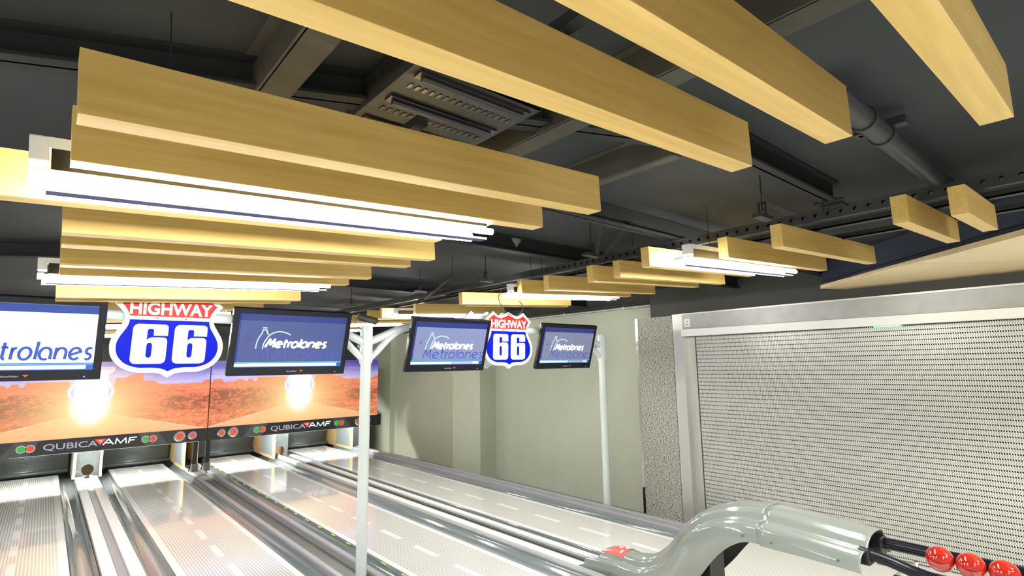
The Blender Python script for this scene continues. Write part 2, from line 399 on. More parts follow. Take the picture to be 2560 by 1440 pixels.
# ------------------------------------------------------------------ wooden slats
TS = .051; Z0 = 2.89
def zs(x): return Z0 + TS*x
def slat(y, x0, x1, label, group, h=.158, w=.076):
    o = B('ceiling_slat', (0, 0, 0), ((x1-x0)*1.0, w, h), M['wood'], bevel=.0015)
    o.location = (x0, y, zs(x0)); o.rotation_euler.y = -math.atan(TS)
    tag(o, label, 'ceiling slat', group); return o
GL = 'wooden slats of the left ceiling raft'; GR = 'wooden slats of the right ceiling raft'
for y, x0, x1, lb in (
    (-1.9, .2, 1.8, None), (-1.35, .2, 1.8, None), (-.7, .2, 1.8, None),
    (.17, .05, 2.035, 'big wooden slat at the top right corner of the view, nearest overhead'),
    (.50, .05, 1.782, 'big wooden slat crossing the top, right of the largest one'),
    (.808, .05, 1.790, 'largest wooden slat crossing the top centre, its underside pale'),
    (1.49, .008, 1.803, 'front wooden slat of the stacked left raft, in front of the lit lamp'),
    (1.845, .006, 1.790, 'second wooden slat of the left raft, directly before the near lit lamp'),
    (2.325, -.80, 1.520, 'long wooden slat sticking out past the left end of its raft, just behind the near lamp'),
    (2.855, .004, 1.815, 'wooden slat right behind the long one in the left raft'),
    (3.16, .008, 1.815, 'wooden slat third behind the near lamp in the left raft'),
    (3.775, .012, 1.832, 'wooden slat two in front of the far lit lamp in the left raft'),
    (4.17, .016, 1.828, 'wooden slat directly in front of the far lit lamp in the left raft'),
    (5.46, .012, 1.892, 'wooden slat lit golden behind the far lamp of the left raft'),
    (5.74, .012, 1.885, 'lowest looking wooden slat crossing just over the first highway sign'),
    (6.55, .05, 1.852, 'wooden slat glimpsed behind the top of the first highway sign'),
    (7.55, .05, 1.70, 'wooden slat seen in the gap left of the first highway sign, upper one'),
    (8.35, .05, 1.70, 'wooden slat seen in the gap left of the first highway sign, between lamps'),
    (9.9, .05, 1.70, 'wooden slat seen in the gap left of the first highway sign, middle one'),
    (10.8, .05, 1.70, 'wooden slat seen in the gap left of the first highway sign, lower one'),
    (12.6, .05, 1.70, 'small farthest wooden slat seen left of the first highway sign')):
    if lb: slat(y, x0, x1, lb, GL)
for y, x0, x1, lb in (
    (.53, 3.635, 4.53, 'short wooden slat at the far right, nearest of the right raft'),
    (.78, 3.58, 4.88, 'second short wooden slat from the right, before the navy bulkhead'),
    (1.51, 3.70, 5.65, 'wooden slat touching the bulkhead corner, next to the hanger shackle'),
    (1.94, 3.785, 5.715, 'wooden slat directly before the bright lamp of the right raft'),
    (2.47, 3.55, 5.33, 'wooden slat with glowing side directly behind the bright right lamp'),
    (3.02, 3.88, 5.77, 'wooden slat second behind the bright right lamp'),
    (3.33, 3.87, 5.74, 'wooden slat third behind the bright right lamp, beside the brace foot'),
    (4.01, 3.95, 5.86, 'wooden slat fourth behind the bright right lamp'),
    (4.38, 3.90, 5.84, 'wooden slat hiding the lamp above the second highway sign'),
    (5.62, 3.98, 6.0, 'golden lit wooden slat with cable loops above the second highway sign'),
    (5.86, 4.25, 6.18, 'wooden slat just behind the one with cable loops'),
    (7.15, 4.20, 5.95, 'pinkish lit wooden slat behind the top of the second highway sign'),
    (7.95, 4.05, 5.60, 'wooden slat behind the lamp over the third monitor'),
    (8.35, 4.02, 5.60, 'small wooden slat just right of the security camera'),
    (9.35, 4.05, 5.6, 'small wooden slat behind the security camera, upper one'),
    (10.6, 4.10, 5.6, 'small wooden slat behind the security camera, below the lamp'),
    (11.5, 4.10, 5.6, 'smallest farthest wooden slat behind the security camera')):
    slat(y, x0, x1, lb, GR)
# cable loops over the slat
t = empty('cable', (4.9, 5.607, 3.13), 'dark cable hanging in two loops over a slat above the second highway sign', 'cable')
def cable(pts, name='loop', r=.006): T(name, poly_interp(pts, 6), r, M['cable'], t, 8)
cable([(-.30, -.02, .20), (-.36, -.03, .08), (-.30, -.03, -.04), (-.2, -.02, -.12), (-.1, 0, -.14)])
cable([(.02, -.02, .06), (.07, -.03, -.01), (.05, -.02, -.09), (-.04, 0, -.14)])

# ------------------------------------------------------------------ tube lamps
M['divider'] = mat('blue_grey_divider', (.03, .035, .12), .5)
def lamp(y, x0, x1, label, group='twin tube ceiling lamps', full=True):
    t = empty('tube_lamp', (x0, y, zs(x0)), label, 'tube lamp', group); t.rotation_euler.y = -math.atan(TS); Lx = x1-x0
    B('housing', (0.01, -.034, .085), (Lx-.01, .034, .117), M['white'], t)
    B('ballast_cover', (.05, -.028, .02), (Lx-.05, .028, .085), M['dark'], t)
    for s in (0, Lx-.045): B('end_cap', (s, -.036, .040), (s+.045, .036, .118), M['white'], t, bevel=.005)
    T('tube', [(.0, 0, .004), (Lx-.0, 0, .004)], .016, M['tube'], t, 12)
    B('divider', (.04, .016, -.034), (Lx-.02, .068, -.024), M['divider'], t)
    for sx in (.35, Lx-.35): T('hanger', [(sx, 0, .117), (sx, 0, CZ-zs(x0+sx)-.002)], .0025, M['beam'], t, 6)
    T('tube', [(.02, .096, -.012), (Lx-.06, .096, -.012)], .021, M['tube'], t, 12)
    BB('reflector', [((.0, .045, .012), (Lx-.05, .125, .018)), ((0, .02, .018), (.03, .11, .03)), ((Lx-.09, .02, .018), (Lx-.05, .11, .03))], M['reflector'], t)
    return t
lamp(2.06, -.085, 1.64, 'lit white twin tube lamp across the front of the left raft')
lamp(4.30, -.085, 1.72, 'lit white tube lamp farther back, its left end sticking out of the left raft')
lamp(2.15, 3.56, 5.50, 'glaring lit tube lamp in the middle of the right raft')
lamp(4.497, 3.81, 5.72, 'lit tube lamp whose left end shows above the second highway sign')
lamp(7.55, 4.06, 5.95, 'lit tube lamp above the third monitor')
lamp(7.05, .05, 1.62, 'lit tube lamp glimpsed right of the first highway sign')
lamp(9.1, .05, 1.6, 'lit tube lamp glimpsed left of the first highway sign, upper one')
lamp(11.6, .05, 1.6, 'lit tube lamp glimpsed left of the first highway sign, lower one')
lamp(9.75, 4.05, 5.40, 'lit tube lamp behind the security camera')
for yy in (-2.6,):  # unseen lamps added behind the viewpoint to brighten the floor
    lamp(yy, .05, 1.7, 'added fill tube lamp, unseen behind the viewpoint, left raft at %.1f m' % -yy); lamp(yy, 3.6, 5.3, 'added fill tube lamp, unseen behind the viewpoint, right raft at %.1f m' % -yy)
for yy in (-1.5, 2.2, 4.5, 8.0):  # more unseen lamps, added at the left to light lanes and walls
    lamp(yy, -4.6, -2.8, 'added fill tube lamp farther left, out of view, %.1f m along' % yy)
lamp(11.9, 4.2, 5.55, 'faint lit tube lamp low behind the security camera')

# fill spots with cans, added behind the viewpoint to bounce light off the floor
for i, (x, lb) in enumerate(((-5.5, 'far left'), (-2.5, 'left'), (.0, 'middle'), (2.7, 'right'), (5.6, 'far right'))):
    t = empty('fill_spot', (x, -1.6, 3.40), 'added unseen fill spot over the approach, %s of the row' % lb, 'fill_spot', 'added fill spots over the approach')
    T('can', [(0, 0, .02), (0, 0, .15)], .09, M['white'], t, 20)
    ld = bpy.data.lights.new('fill_spot_bulb', 'SPOT'); ld.energy = 520; ld.color = (1, .98, .93); ld.spot_size = math.radians(100); ld.spot_blend = .5; ld.shadow_soft_size = .08
    lo = bpy.data.objects.new('fill_spot_bulb', ld); COL.objects.link(lo); lo.parent = t; lo.location = (0, 0, -.02); lo.rotation_euler = (math.radians(24), 0, 0)

# ------------------------------------------------------------------ bulkhead with wooden underside
t = empty('bulkhead', (7.45, 2.66, 3.24), 'hanging bulkhead with navy side and pale wooden underside at the right', 'bulkhead')
o0 = Vector((7.45, 2.66, 3.24))
A = Vector((7.42, 2.62, 0)); Bp = Vector((4.05, -1.0, 0)); Cp = Vector((7.9, -1.0, 0)); Dp = Vector((7.78, 2.45, 0))
def prism(bm, pts, z0, z1):
    lo = [bm.verts.new((p.x-o0.x, p.y-o0.y, z0-o0.z)) for p in pts]; hi = [bm.verts.new((p.x-o0.x, p.y-o0.y, z1-o0.z)) for p in pts]
    n = len(pts)
    for i in range(n): bm.faces.new((lo[i], lo[(i+1) % n], hi[(i+1) % n], hi[i]))
    bm.faces.new(lo[::-1]); bm.faces.new(hi)
d = (Bp-A).normalized(); nrm = Vector((d.y, -d.x, 0)); nrm = nrm if nrm.x < 0 else -nrm
Lb = (Bp-A).length
split = .42*Lb*.62
bm = bmesh.new(); prism(bm, [A, Bp, Bp-nrm*.04, A-nrm*.04], 3.215, 3.262); fin('wood_lip', bm, M['soffit_wood'], t)
bm = bmesh.new(); prism(bm, [A-nrm*.041, Bp-nrm*.041, Cp, Dp], 3.215, 3.24); fin('wood_underside', bm, M['soffit_wood'], t)
bm = bmesh.new(); P1 = A+d*1.75; prism(bm, [P1, P1+d*.006, P1+d*.006+nrm*.001, P1+nrm*.001], 3.214, 3.263)
prism(bm, [P1, P1+d*.006, Vector((7.78, 0.05, 0)), Vector((7.78, .056, 0))], 3.2135, 3.2155); fin('board_joint', bm, M['pit_wood'], t)
bm = bmesh.new(); prism(bm, [A-nrm*.03, Bp-nrm*.03, Bp-nrm*.05, A-nrm*.05], 3.262, CZ-.005); fin('fascia', bm, M['fascia'], t)
bm = bmesh.new(); prism(bm, [A-nrm*.024, Bp-nrm*.024, Bp-nrm*.03, A-nrm*.03], 3.30, 3.306); fin('fascia_groove', bm, M['dark'], t)
bm = bmesh.new(); prism(bm, [A-nrm*.05, A-nrm*.03, Dp, Dp-Vector((0, .02, 0))], 3.24, CZ-.005); fin('end_panel', bm, M['wall_dark'], t)

# ------------------------------------------------------------------ chain curtain bay on the right wall
t = empty('curtain_frame', (7.6, 4.8, 0), 'satin aluminium frame with deep header around the chain curtain', 'curtain frame')
B('post', (0, -.06, -.24), (.10, .12, 3.075), M['alu'], t)
B('header', (-.0, -7.0, 2.83), (.12, -.06, 3.055), M['steel'], t)
B('header_cap', (-.03, -7.0, 3.055), (.15, -.06, 3.075), M['alu'], t)
B('white_rail', (-.05, -7.0, 2.715), (.06, -.055, 2.825), M['alu_white'], t, bevel=.004)
B('post_lining', (.101, -.20, 0), (.16, -.06, 2.71), M['alu'], t)
br = B('bracket', (-.006, -.20, 2.86), (.0, -.10, 2.99), M['alu'], t)
for z in (2.90, 2.95): T('screw', [(-.004, -.15, z), (-.011, -.15, z)], .010, M['chrome'], t, 10)
o = B('chain_curtain', (0, -6.6, 0), (.004, 0, 2.70), M['chain']); o.location = (7.70, 4.58, .012)
tag(o, 'silvery chain link curtain hanging in rows from the header at the right', 'chain curtain')
t = empty('partition_panel', (7.6, 5.27, 0), 'speckled grey fabric partition panel between mesh curtain and sage wall', 'partition panel')
B('fabric', (0, -.34, -.24), (.08, .33, 3.06), M['fabric'], t)
B('edge_strip', (.0, .332, .30), (.05, .38, 3.06), mat('mirror_strip', (.75, .72, .66), .15, .9), t)
B('foot', (.0, .332, -.24), (.05, .38, .30), M['dark'], t)

# ------------------------------------------------------------------ lanes
LX = [(-.67, .40), (1.31, 2.41), (3.27, 4.42), (5.42, 6.54)]
names = ['striped lane at the far left of the view', 'striped lane second from the left, before the first highway sign', 'striped lane behind the middle pole, left of the ball return', 'striped lane on the right along the sage wall']
for (a, b), nm in zip(LX, names):
    w = (b-a)/2; t = empty('bowling_lane', ((a+b)/2, 3.85, 0), nm, 'bowling lane', 'striped bowling lanes')
    o = B('lane_surface', (-w+.008, 0, -.05), (w-.008, 12.5, 0), M['lane'], t); o['half_width'] = w
    BB('lane_edge', [((-w, 0, -.10), (-w+.008, 12.5, -.004)), ((w-.008, 0, -.10), (w, 12.5, -.004))], M['capgrey'], t)
    B('lane_bed', (-w+.03, .02, -.25), (w-.03, 12.45, -.05), M['recess'], t)
def gutter(x0, x1, label, y1=12.4):
    t = empty('lane_gutter', ((x0+x1)/2, 3.85, 0), label, 'gutter', 'blue grey lane gutters')
    w = (x1-x0)/2; bm = bmesh.new(); prof = []
    for i in range(13):
        a = PI*i/12; prof.append((-w*math.cos(a)*.94, -.085*math.sin(a)-.012))
    prof = [(-w, -.008)]+prof+[(w, -.008)]
    prof2 = [(x, z-.008) for x, z in prof][::-1]
    full = prof+prof2; rings = [[bm.verts.new((x, y, z)) for x, z in full] for y in (0, y1)]
    n = len(full)
    for i in range(n): bm.faces.new((rings[0][i], rings[0][(i+1) % n], rings[1][(i+1) % n], rings[1][i]))
    fin('channel', bm, M['gutter'], t, smooth=True)
    return t
gutter(.405, .655, 'glossy gutter right of the far left lane'); gutter(1.055, 1.305, 'glossy gutter left of the second lane')
gutter(2.415, 2.62, 'glossy gutter right of the second lane'); g3 = gutter(3.06, 3.265, 'glossy gutter with green ticks left of the third lane')
gutter(4.425, 4.78, 'glossy gutter right of the third lane, beside the ball return'); gutter(5.225, 5.415, 'glossy gutter hidden left of the right hand lane')
gutter(6.545, 6.79, 'glossy gutter between the right hand lane and the wall rail')
bm = bmesh.new()
for i in range(24): box(bm, (.07, .3+i*.5, -.006), (.088, .42+i*.5, .001))
fin('green_tick', bm, M['green'], g3)
t = empty('division_capping', (.855, 3.85, 0), 'white edged ball track capping between the two left lanes', 'capping', 'ball track cappings between lanes')
BB('cap', [((-.19, 0, -.2), (-.055, 11.55, .045)), ((.05, 0, -.2), (.19, 11.55, .045))], M['cap'], t, bevel=.012)
BB('track', [((-.054, 0, -.1), (.049, 11.55, .005)), ((-.05, 0, .005), (-.03, 11.55, .03))], M['capgrey'], t)
t = empty('division_capping', (5.0, 3.85, 0), 'white edged ball track capping running into the ball return nose', 'capping', 'ball track cappings between lanes')
BB('cap', [((-.205, 0, -.2), (-.085, 11.3, .045)), ((.105, 0, -.2), (.205, 11.3, .045))], M['cap'], t, bevel=.012)
BB('track', [((-.084, 0, -.1), (.104, 11.3, .0)), ((.02, 0, .0), (.04, 11.3, .02))], M['recess'], t)
BB('track_rail', [((-.06, 0, .0), (-.035, 11.3, .025)), ((.065, 0, .0), (.085, 11.3, .025))], M['capgrey'], t)
t = empty('division_rail', (2.84, 3.85, 0), 'grey twin rail with dark channel between second and third lane, under the middle pole', 'capping')
BB('rail', [((-.215, 0, -.2), (-.13, 12.2, .03)), ((.13, 0, -.2), (.215, 12.2, .03))], M['capgrey'], t, bevel=.02)
B('channel_floor', (-.13, 0, -.12), (.13, 12.2, -.06), M['recess'], t)
t = empty('wall_side_rail', (6.93, 3.85, 0), 'ridged blue grey rail along the outer edge of the right hand lane', 'rail')
BB('rail', [((-.135, 0, -.2), (-.06, 12.5, .05)), ((-.06, 0, -.2), (.03, 12.5, .035)), ((.03, 0, -.2), (.13, 12.5, .062))], M['capgrey'], t, bevel=.01)

# ------------------------------------------------------------------ pits
for i, ((a, b), lb) in enumerate(zip(LX, ('black studded pit cushion behind the far left lane', 'black studded pit cushion behind the second lane', 'scuffed black pit cushion behind the third lane', 'black pit cushion behind the right hand lane'))):
    t = empty('pit_cushion', ((a+b)/2, 16.75, 0), lb, 'pit cushion', 'black pit cushions'); w = (b-a)/2+.17
    bm = bmesh.new(); nn = 10; pr = []
    for kk in range(nn+1):
        a_ = kk/nn; pr.append((-.10*math.sin(PI*min(1, a_*1.2)), .9-.86*a_))
    pr += [(-.18, .10), (-.2, .04), (-.12, -.03)]
    rings = [[bm.verts.new((x, y, z)) for y, z in pr] for x in (-w, w)]
    for q in range(len(pr)-1): bm.faces.new((rings[0][q], rings[1][q], rings[1][q+1], rings[0][q+1]))
    o = fin('cushion', bm, M['cushion'], t, smooth=True); md = o.modifiers.new('th', 'SOLIDIFY'); md.thickness = .02
    for s in (-.75, -.25, .25, .75):
        T('stud', [(s*w*.9, -.075, .50), (s*w*.9, -.115, .50)], .022, M['plate'], t, 12)
    B('pit_floor', (-w, -.45, -.2), (w, .1, -.16), M['recess'], t)
def kick(x, y0, y1, lb, side=-1):
    t = empty('kickback_panel', (x, y0, 0), lb, 'kickback panel', 'wooden kickback panels beside the pits')
    B('panel', (-.02, 0, .0), (.02, y1-y0, .95), M['pit_wood'], t)
    B('front_edge', (-.024, -.012, .0), (.024, 0, .95), M['edge_wood'], t)
    B('bottom_edge', (side*.03, 0, .0), (side*.02, 1.05, .07), M['edge_wood'], t)
    B('grey_plate', (side*.028, .08, .07), (side*.02, 1.05, .90), M['plate_light'], t)
    return t
kick(.64, 15.45, 17.0, 'kickback panel right of the far left lane, beside the ball hole'); kick(2.64, 15.05, 17.0, 'pale kickback panel right of the second lane')
kick(4.66, 15.0, 17.0, 'pale kickback panel right of the third lane'); kick(6.80, 15.05, 17.0, 'pale kickback panel right of the right hand lane')
kick(1.10, 15.45, 17.0, 'thin kickback panel left of the second lane', 1); kick(3.06, 15.9, 17.0, 'kickback panel left of the third lane', 1); kick(5.12, 15.6, 17.0, 'kickback panel left of the right hand lane', 1)
def ball_plate(x0, x1, y, r, zc, lb):
    t = empty('ball_door', ((x0+x1)/2, y, 0), lb, 'ball door', 'ball doors between the pits'); w = (x1-x0)/2
    hole = [(r*math.cos(2*PI*i/28), zc+r*math.sin(2*PI*i/28)) for i in range(28)]
    shape2d('plate', [[(-w, -.02), (w, -.02), (w, .95), (-w, .95)], hole[::-1]], M['plate'], t, .02)
    for sx in (-1, 1):
        for z in (.15, .5): T('screw', [(sx*(w-.03), -.01, z), (sx*(w-.03), -.018, z)], .009, M['chrome'], t, 8)
    B('tunnel_back', (-w, .42, 0), (w, .44, .6), M['pit_wood'], t)
    bm = bmesh.new(); 
    for s in (-1, 1): box(bm, (s*.06-.03, -.16, .045), (s*.06+.03, -.02, .075))
    fin('track_fork', bm, M['chrome'], t)
ball_plate(.665, 1.075, 15.50, .11, .17, 'grey plate with round ball hole between the two left lanes')
ball_plate(4.69, 5.10, 15.30, .11, .16, 'grey plate with round ball hole beside the third lane')
o = B('side_cover', (6.83, 15.2, .0), (7.35, 15.26, .95), M['plate']); tag(o, 'flat grey cover plate at the right end of the pits', 'cover plate')
for x, lb in ((2.73, 'black post under the right end of the left picture panel'), (2.98, 'black post under the left end of the middle picture panel')):
    t = empty('support_post', (x, 14.35, 0), lb, 'support post', 'black support posts under the picture panels')
    B('post', (-.045, -.03, .03), (.045, .03, .74), M['dark'], t)
    BB('clamp', [((-.06, -.06, .03), (.06, .06, .20))], M['recess'], t, bevel=.005)
    T('stay', [(-.09, .1, .03), (-.04, .02, .35)], .012, M['dark'], t, 8)

# pin deck lamps hidden behind the picture panels
for x, lb in ((.82, 'pin deck lamp behind the left picture panel'), (5.07, 'pin deck lamp behind the middle picture panel')):
    t = empty('pin_lamp', (x, 14.62, .90), lb, 'pin lamp', 'pin deck lamps')
    B('tray', (-1.9, -.05, .03), (1.9, .08, .05), M['white'], t)
    for s in (-1.2, 0, 1.2): B('bracket', (s-.02, -.205, .035), (s+.02, -.05, .045), M['recess'], t); T('tube', [(-1.85, 0, 0), (1.85, 0, 0)], .02, M['pintube'], t, 12)
    for s in (-1.9, 1.86): B('holder', (s, -.03, -.03), (s+.04, .03, .04), M['white'], t)

def ribbon(bm, pts, w):
    P = [Vector((x, 0, z)) for x, z in pts]; runs = [[P[0]]]
    for i in range(1, len(P)):
        runs[-1].append(P[i])
        if i < len(P)-1 and (P[i]-P[i-1]).angle(P[i+1]-P[i]) > .6:
            bm.faces.new([bm.verts.new(P[i]+Vector((math.cos(a*PI/5)*w/2, 0, math.sin(a*PI/5)*w/2))) for a in range(10)]); runs.append([P[i]])
    for P in runs:
        L = []; Rr = []
        for i, p in enumerate(P):
            t = (P[min(i+1, len(P)-1)]-P[max(i-1, 0)]).normalized(); n = Vector((-t.z, 0, t.x))*w/2
            L.append(bm.verts.new(p+n)); Rr.append(bm.verts.new(p-n))
        for i in range(len(P)-1): bm.faces.new((L[i], L[i+1], Rr[i+1], Rr[i]))

# ------------------------------------------------------------------ picture panels (masking units)
def fbm(x, y, seed, octv=5):
    rng = np.random.RandomState(seed); out = np.zeros_like(x); amp = 1; tot = 0
    for o in range(octv):
        g = rng.rand(64, 64); xs = x*2**o; ys = y*2**o
        xi = np.floor(xs).astype(int); yi = np.floor(ys).astype(int); fx = xs-xi; fy = ys-yi
        fx = fx*fx*(3-2*fx); fy = fy*fy*(3-2*fy)
        a = g[xi % 64, yi % 64]; b = g[(xi+1) % 64, yi % 64]; c = g[xi % 64, (yi+1) % 64]; dd = g[(xi+1) % 64, (yi+1) % 64]
        out += amp*((a*(1-fx)+b*fx)*(1-fy)+(c*(1-fx)+dd*fx)*fy); tot += amp; amp *= .55
    return out/tot
def srgb(c): c = np.array(c, float)/255; return np.where(c <= .04045, c/12.92, ((c+.055)/1.055)**2.4)
def ss(a, b, x): t = np.clip((x-a)/(b-a), 0, 1); return t*t*(3-2*t)
def picture(u, v):
    n1 = fbm(u*9+3, v*5+1, 1); n2 = fbm(u*40, v*34, 2); n3 = fbm(u*6, v*30+7, 3); n4 = fbm(u*90, v*60, 9, 3)
    col = np.zeros(u.shape+(3,))
    def lay(mask, c):
        c = srgb(c) if not isinstance(c, np.ndarray) else c
        col[:] = col*(1-mask[..., None])+c*mask[..., None]
    one = np.ones_like(u)
    lay(one, (96, 84, 190)); lay(ss(.55, 1.0, v), (70, 62, 168)); lay(ss(.95, .68, v), (182, 176, 244))
    lay(ss(.45, .75, n3)*.7*ss(1, .7, v), (206, 200, 250)); lay(ss(.35, .0, np.abs(u-.45))*ss(1.1, .7, v)*.4, (230, 226, 255))
    # horizon and mesas
    hz = .675+.012*(n1-.5)
    def mesa(c, w, h, e=.012): return h*ss(w+e, w, np.abs(u-c))
    hor = hz+mesa(.635, .055, .115, .006)+mesa(.70, .03, .05, .05)-mesa(.60,.015,.012,.01)+mesa(.32, .075, .062, .012)+mesa(.205, .010, .045, .010)+mesa(.035, .018, .055, .010)+mesa(.15, .012, .035, .02)+mesa(.985, .012, .04, .01)+.012*(n2-.5)
    land = ss(hor+.006, hor-.004, v)
    d = srgb((240, 128, 92))[None, None]*one[..., None]
    st = (n3-.5)*.85+(n2-.5)*.8
    d = d*(1+st[..., None]); d[..., 1] *= (1+.25*(n1-.5)); d = np.clip(d, 0, 1)
    lay(land, d)
    cliff = land*ss(.665, .70, v); lay(cliff*.55, srgb((226, 120, 88))[None, None]*(.75+.6*n4)[..., None])
    lay(land*ss(.56, .64, v)*ss(.66, .60, v)*.35, (250, 150, 110))
    # scrub in dark patches to both sides
    for cx, cy, rx, ry in ((.20, .43, .20, .17), (.0, .40, .22, .22), (.92, .40, .16, .13)):
        e = ((u-cx)/rx)**2+((v-cy)/ry)**2
        lay(land*ss(1.15, .5, e)*ss(.40, .55, n2*.55+n4*.45)*.9, (96, 60, 46)); lay(land*ss(1.2, .4, e)*.25, (214, 104, 74))
    lay(land*ss(.40, .22, v)*ss(.45, .65, n4)*.5, (252, 176, 116))
    # dark streak lines
    for yy, x0, x1 in ((.50, .55, .98), (.545, .12, .5), (.60, .66, .95)):
        lay(land*ss(.006, .0, np.abs(v-yy-.03*(u-.5)-.006*(n1-.5)))*ss(x0, x0+.03, u)*ss(x1, x1-.03, u)*.5*ss(.3, .6, n4), (120, 60, 50))
    # road
    c = .485; hw = .07+(.285-v)*1.55; rd = ss(.004, -.004, np.abs(u-c)-hw)*ss(.292, .280, v)
    lay(rd, srgb((250, 176, 120))[None, None]*(.86+.25*n3)[..., None])
    lay(rd*ss(-.2, .25, v)*.5, (255, 222, 178)); lay(rd*ss(.5, .8, n2)*.25, (226, 140, 96))
    lay(ss(.006, .002, np.abs(np.abs(u-c)-hw*.98))*ss(.285, .275, v)*.9, (255, 245, 225))
    # glowing shield and burst
    r2 = np.sqrt(((u-c)/.40)**2+((v-.42)/.60)**2); lay(np.clip(np.exp(-(r2*1.4)**2)*.75, 0, 1), (255, 205, 140))
    r = np.sqrt(((u-c)/.15)**2+((v-.36)/.33)**2); lay(np.clip(np.exp(-(r*1.2)**2)*1.0, 0, 1), (255, 240, 170))
    hwv = np.where(v < .60, .090*np.sqrt(np.clip(1-((.60-v)/.17)**2, 0, 1)), .090-.028*ss(.60, .78, v)+.024*ss(.82, .88, v))
    e = np.abs(u-c)-hwv; sh = ss(.003, -.003, e)*ss(.93, .92, v)*ss(.430, .435, v)
    lay(sh, (255, 255, 255)); lay(sh*ss(-.040, -.016, e)*ss(-.008, -.014, e)*ss(.80, .50, v)*.8, (120, 135, 235)); lay(sh*ss(.86, .89, v)*.6, (240, 130, 110))
    r3 = np.sqrt(((u-c)/.066)**2+((v-.44)/.24)**2); lay(ss(1.5, .75, r3), (255, 255, 252))
    return np.clip(col, 0, 1)
def disc(name, x, z, r, m, parent, h=.02, r2=None):
    bm = bmesh.new(); cyl_y(bm, (x, 0, z), r, h, 28, r2); return fin(name, bm, m, parent, smooth=True)
M['ringm'] = mat('chrome_ring', (.62, .6, .66), .25, .9)
M['orange_lamp'] = emis('orange_print', (.85, .10, .035), .35); M['green_lamp'] = emis('green_print', (.05, .50, .07), .35)
M['print_dark'] = mat('dark_printed_band', (.018, .018, .019), .35); M['print_grey'] = mat('grey_printed_facet', (.075, .08, .085), .35)
M['print_light'] = mat('pale_letter', (.42, .42, .56), .4, emit=(.5, .5, .62), es=.15); M['print_white'] = mat('white_letter', (.85, .9, .9), .4, emit=(.9, 1, 1), es=.45)
M['print_red'] = emis('red_print', (.85, .09, .05), .5)
PW, NX, NY = 4.24, 420, 150
def masking(cx, lb):
    t = empty('picture_panel', (cx, 14.3, 0), lb, 'picture panel', 'desert road picture panels over the pits')
    w = PW/2-.002
    B('backing_box', (-w, .012, .70), (w, .12, 2.51), M['dark'], t)
    us = np.linspace(0, 1, NX+1); vs = np.linspace(0, 1, NY+1); U, V = np.meshgrid(us, vs)
    co = np.stack([(U-.5)*2*w, np.zeros_like(U), .985+V*(2.51-.985)], -1).reshape(-1, 3)
    idx = np.arange((NX+1)*(NY+1)).reshape(NY+1, NX+1)
    q = np.stack([idx[:-1, :-1], idx[:-1, 1:], idx[1:, 1:], idx[1:, :-1]], -1).reshape(-1, 4)
    me = bpy.data.meshes.new('picture'); me.from_pydata(co.tolist(), [], q.tolist()); me.materials.append(M['picture'])
    c = picture(U, V).reshape(-1, 3); a = me.color_attributes.new('print', 'FLOAT_COLOR', 'POINT')
    a.data.foreach_set('color', np.concatenate([c, np.ones((len(c), 1))], 1).astype(np.float32).ravel())
    link('picture', me, t)
    B('band', (-w, -.004, .70), (w, .011, .983), M['print_dark'], t)
    for s in (-1, 1):
        shape2d('facet', [[(s*.98-.02*s-.0, .70), (s*1.36, .70), (s*1.16, .983), (s*.80, .983)][::s]], M['print_grey'], t, .003, (0, -.006, 0))
        shape2d('facet', [[(s*1.36, .70), (s*1.72, .70), (s*1.55, .983), (s*1.16, .983)][::s]], mat('dark_facet', (.035, .036, .038), .3), t, .003, (0, -.006, 0))
        for x, r, mm in ((s*1.00-.06, .062, 'green_lamp'), (s*1.00+.075, .062, 'orange_lamp')):
            rg = disc('lamp_ring', x, .845, r+.014, M['ringm'], t, .012); rg.location.y = -.008
            dd = disc('lamp_dot', x, .845, r-.006, M[mm], rg, .018)
        for x, r in ((s*1.58, .085), (s*1.83, .062)):
            rg = disc('lamp_ring', x, .845, r+.035, M['ringm'], t, .022, r+.015); rg.location.y = -.008
            disc('lamp_dot', x, .845, r, M['orange_lamp'], rg, .035, r*.7)
    text('lettering', 'QUBICA', .165, M['print_light'], t, (-.745, -.006, .79), xs=1.40, align='LEFT', bold=.001)
    bm = bmesh.new()
    for pl in ([(0, 0), (.62, 1), (1.2, 0)], [(.36, .32), (.88, .32)], [(1.42, 0), (1.55, .97), (2.05, .12), (2.62, .97), (2.72, 0)], [(3.0, 0), (3.12, .94), (3.95, .94)], [(3.06, .5), (3.72, .5)]):
        ribbon(bm, [(.205+x*.146, .797+z*.115) for x, z in pl], .022)
    for v in bm.verts: v.co.y = -.009
    fin('lettering', bm, M['print_white'], t).modifiers.new('th', 'SOLIDIFY').thickness = .001
    shape2d('triangle', [[(.06, .925), (.26, .925), (.16, .80)][::-1]], M['print_red'], t, .003, (0, -.007, 0))
    text('lettering', 'Q', .06, M['print_white'], t, (.16, -.010, .865))
    B('lit_edge', (-w+.9, .0, .692), (w-.15, .10, .700), M['white'], t)  # white strip paints in the lower edge lit by the pin lamps
masking(.815, 'left desert road picture panel with a dark lamp band, behind the first highway sign')
masking(5.07, 'middle desert road picture panel with a dark lamp band, partly behind the pole')
o = B('panel_end_plate', (7.21, 14.30, .70), (7.30, 14.36, 1.0), M['dark']); tag(o, 'small black end block at the right edge of the picture panels', 'end block')

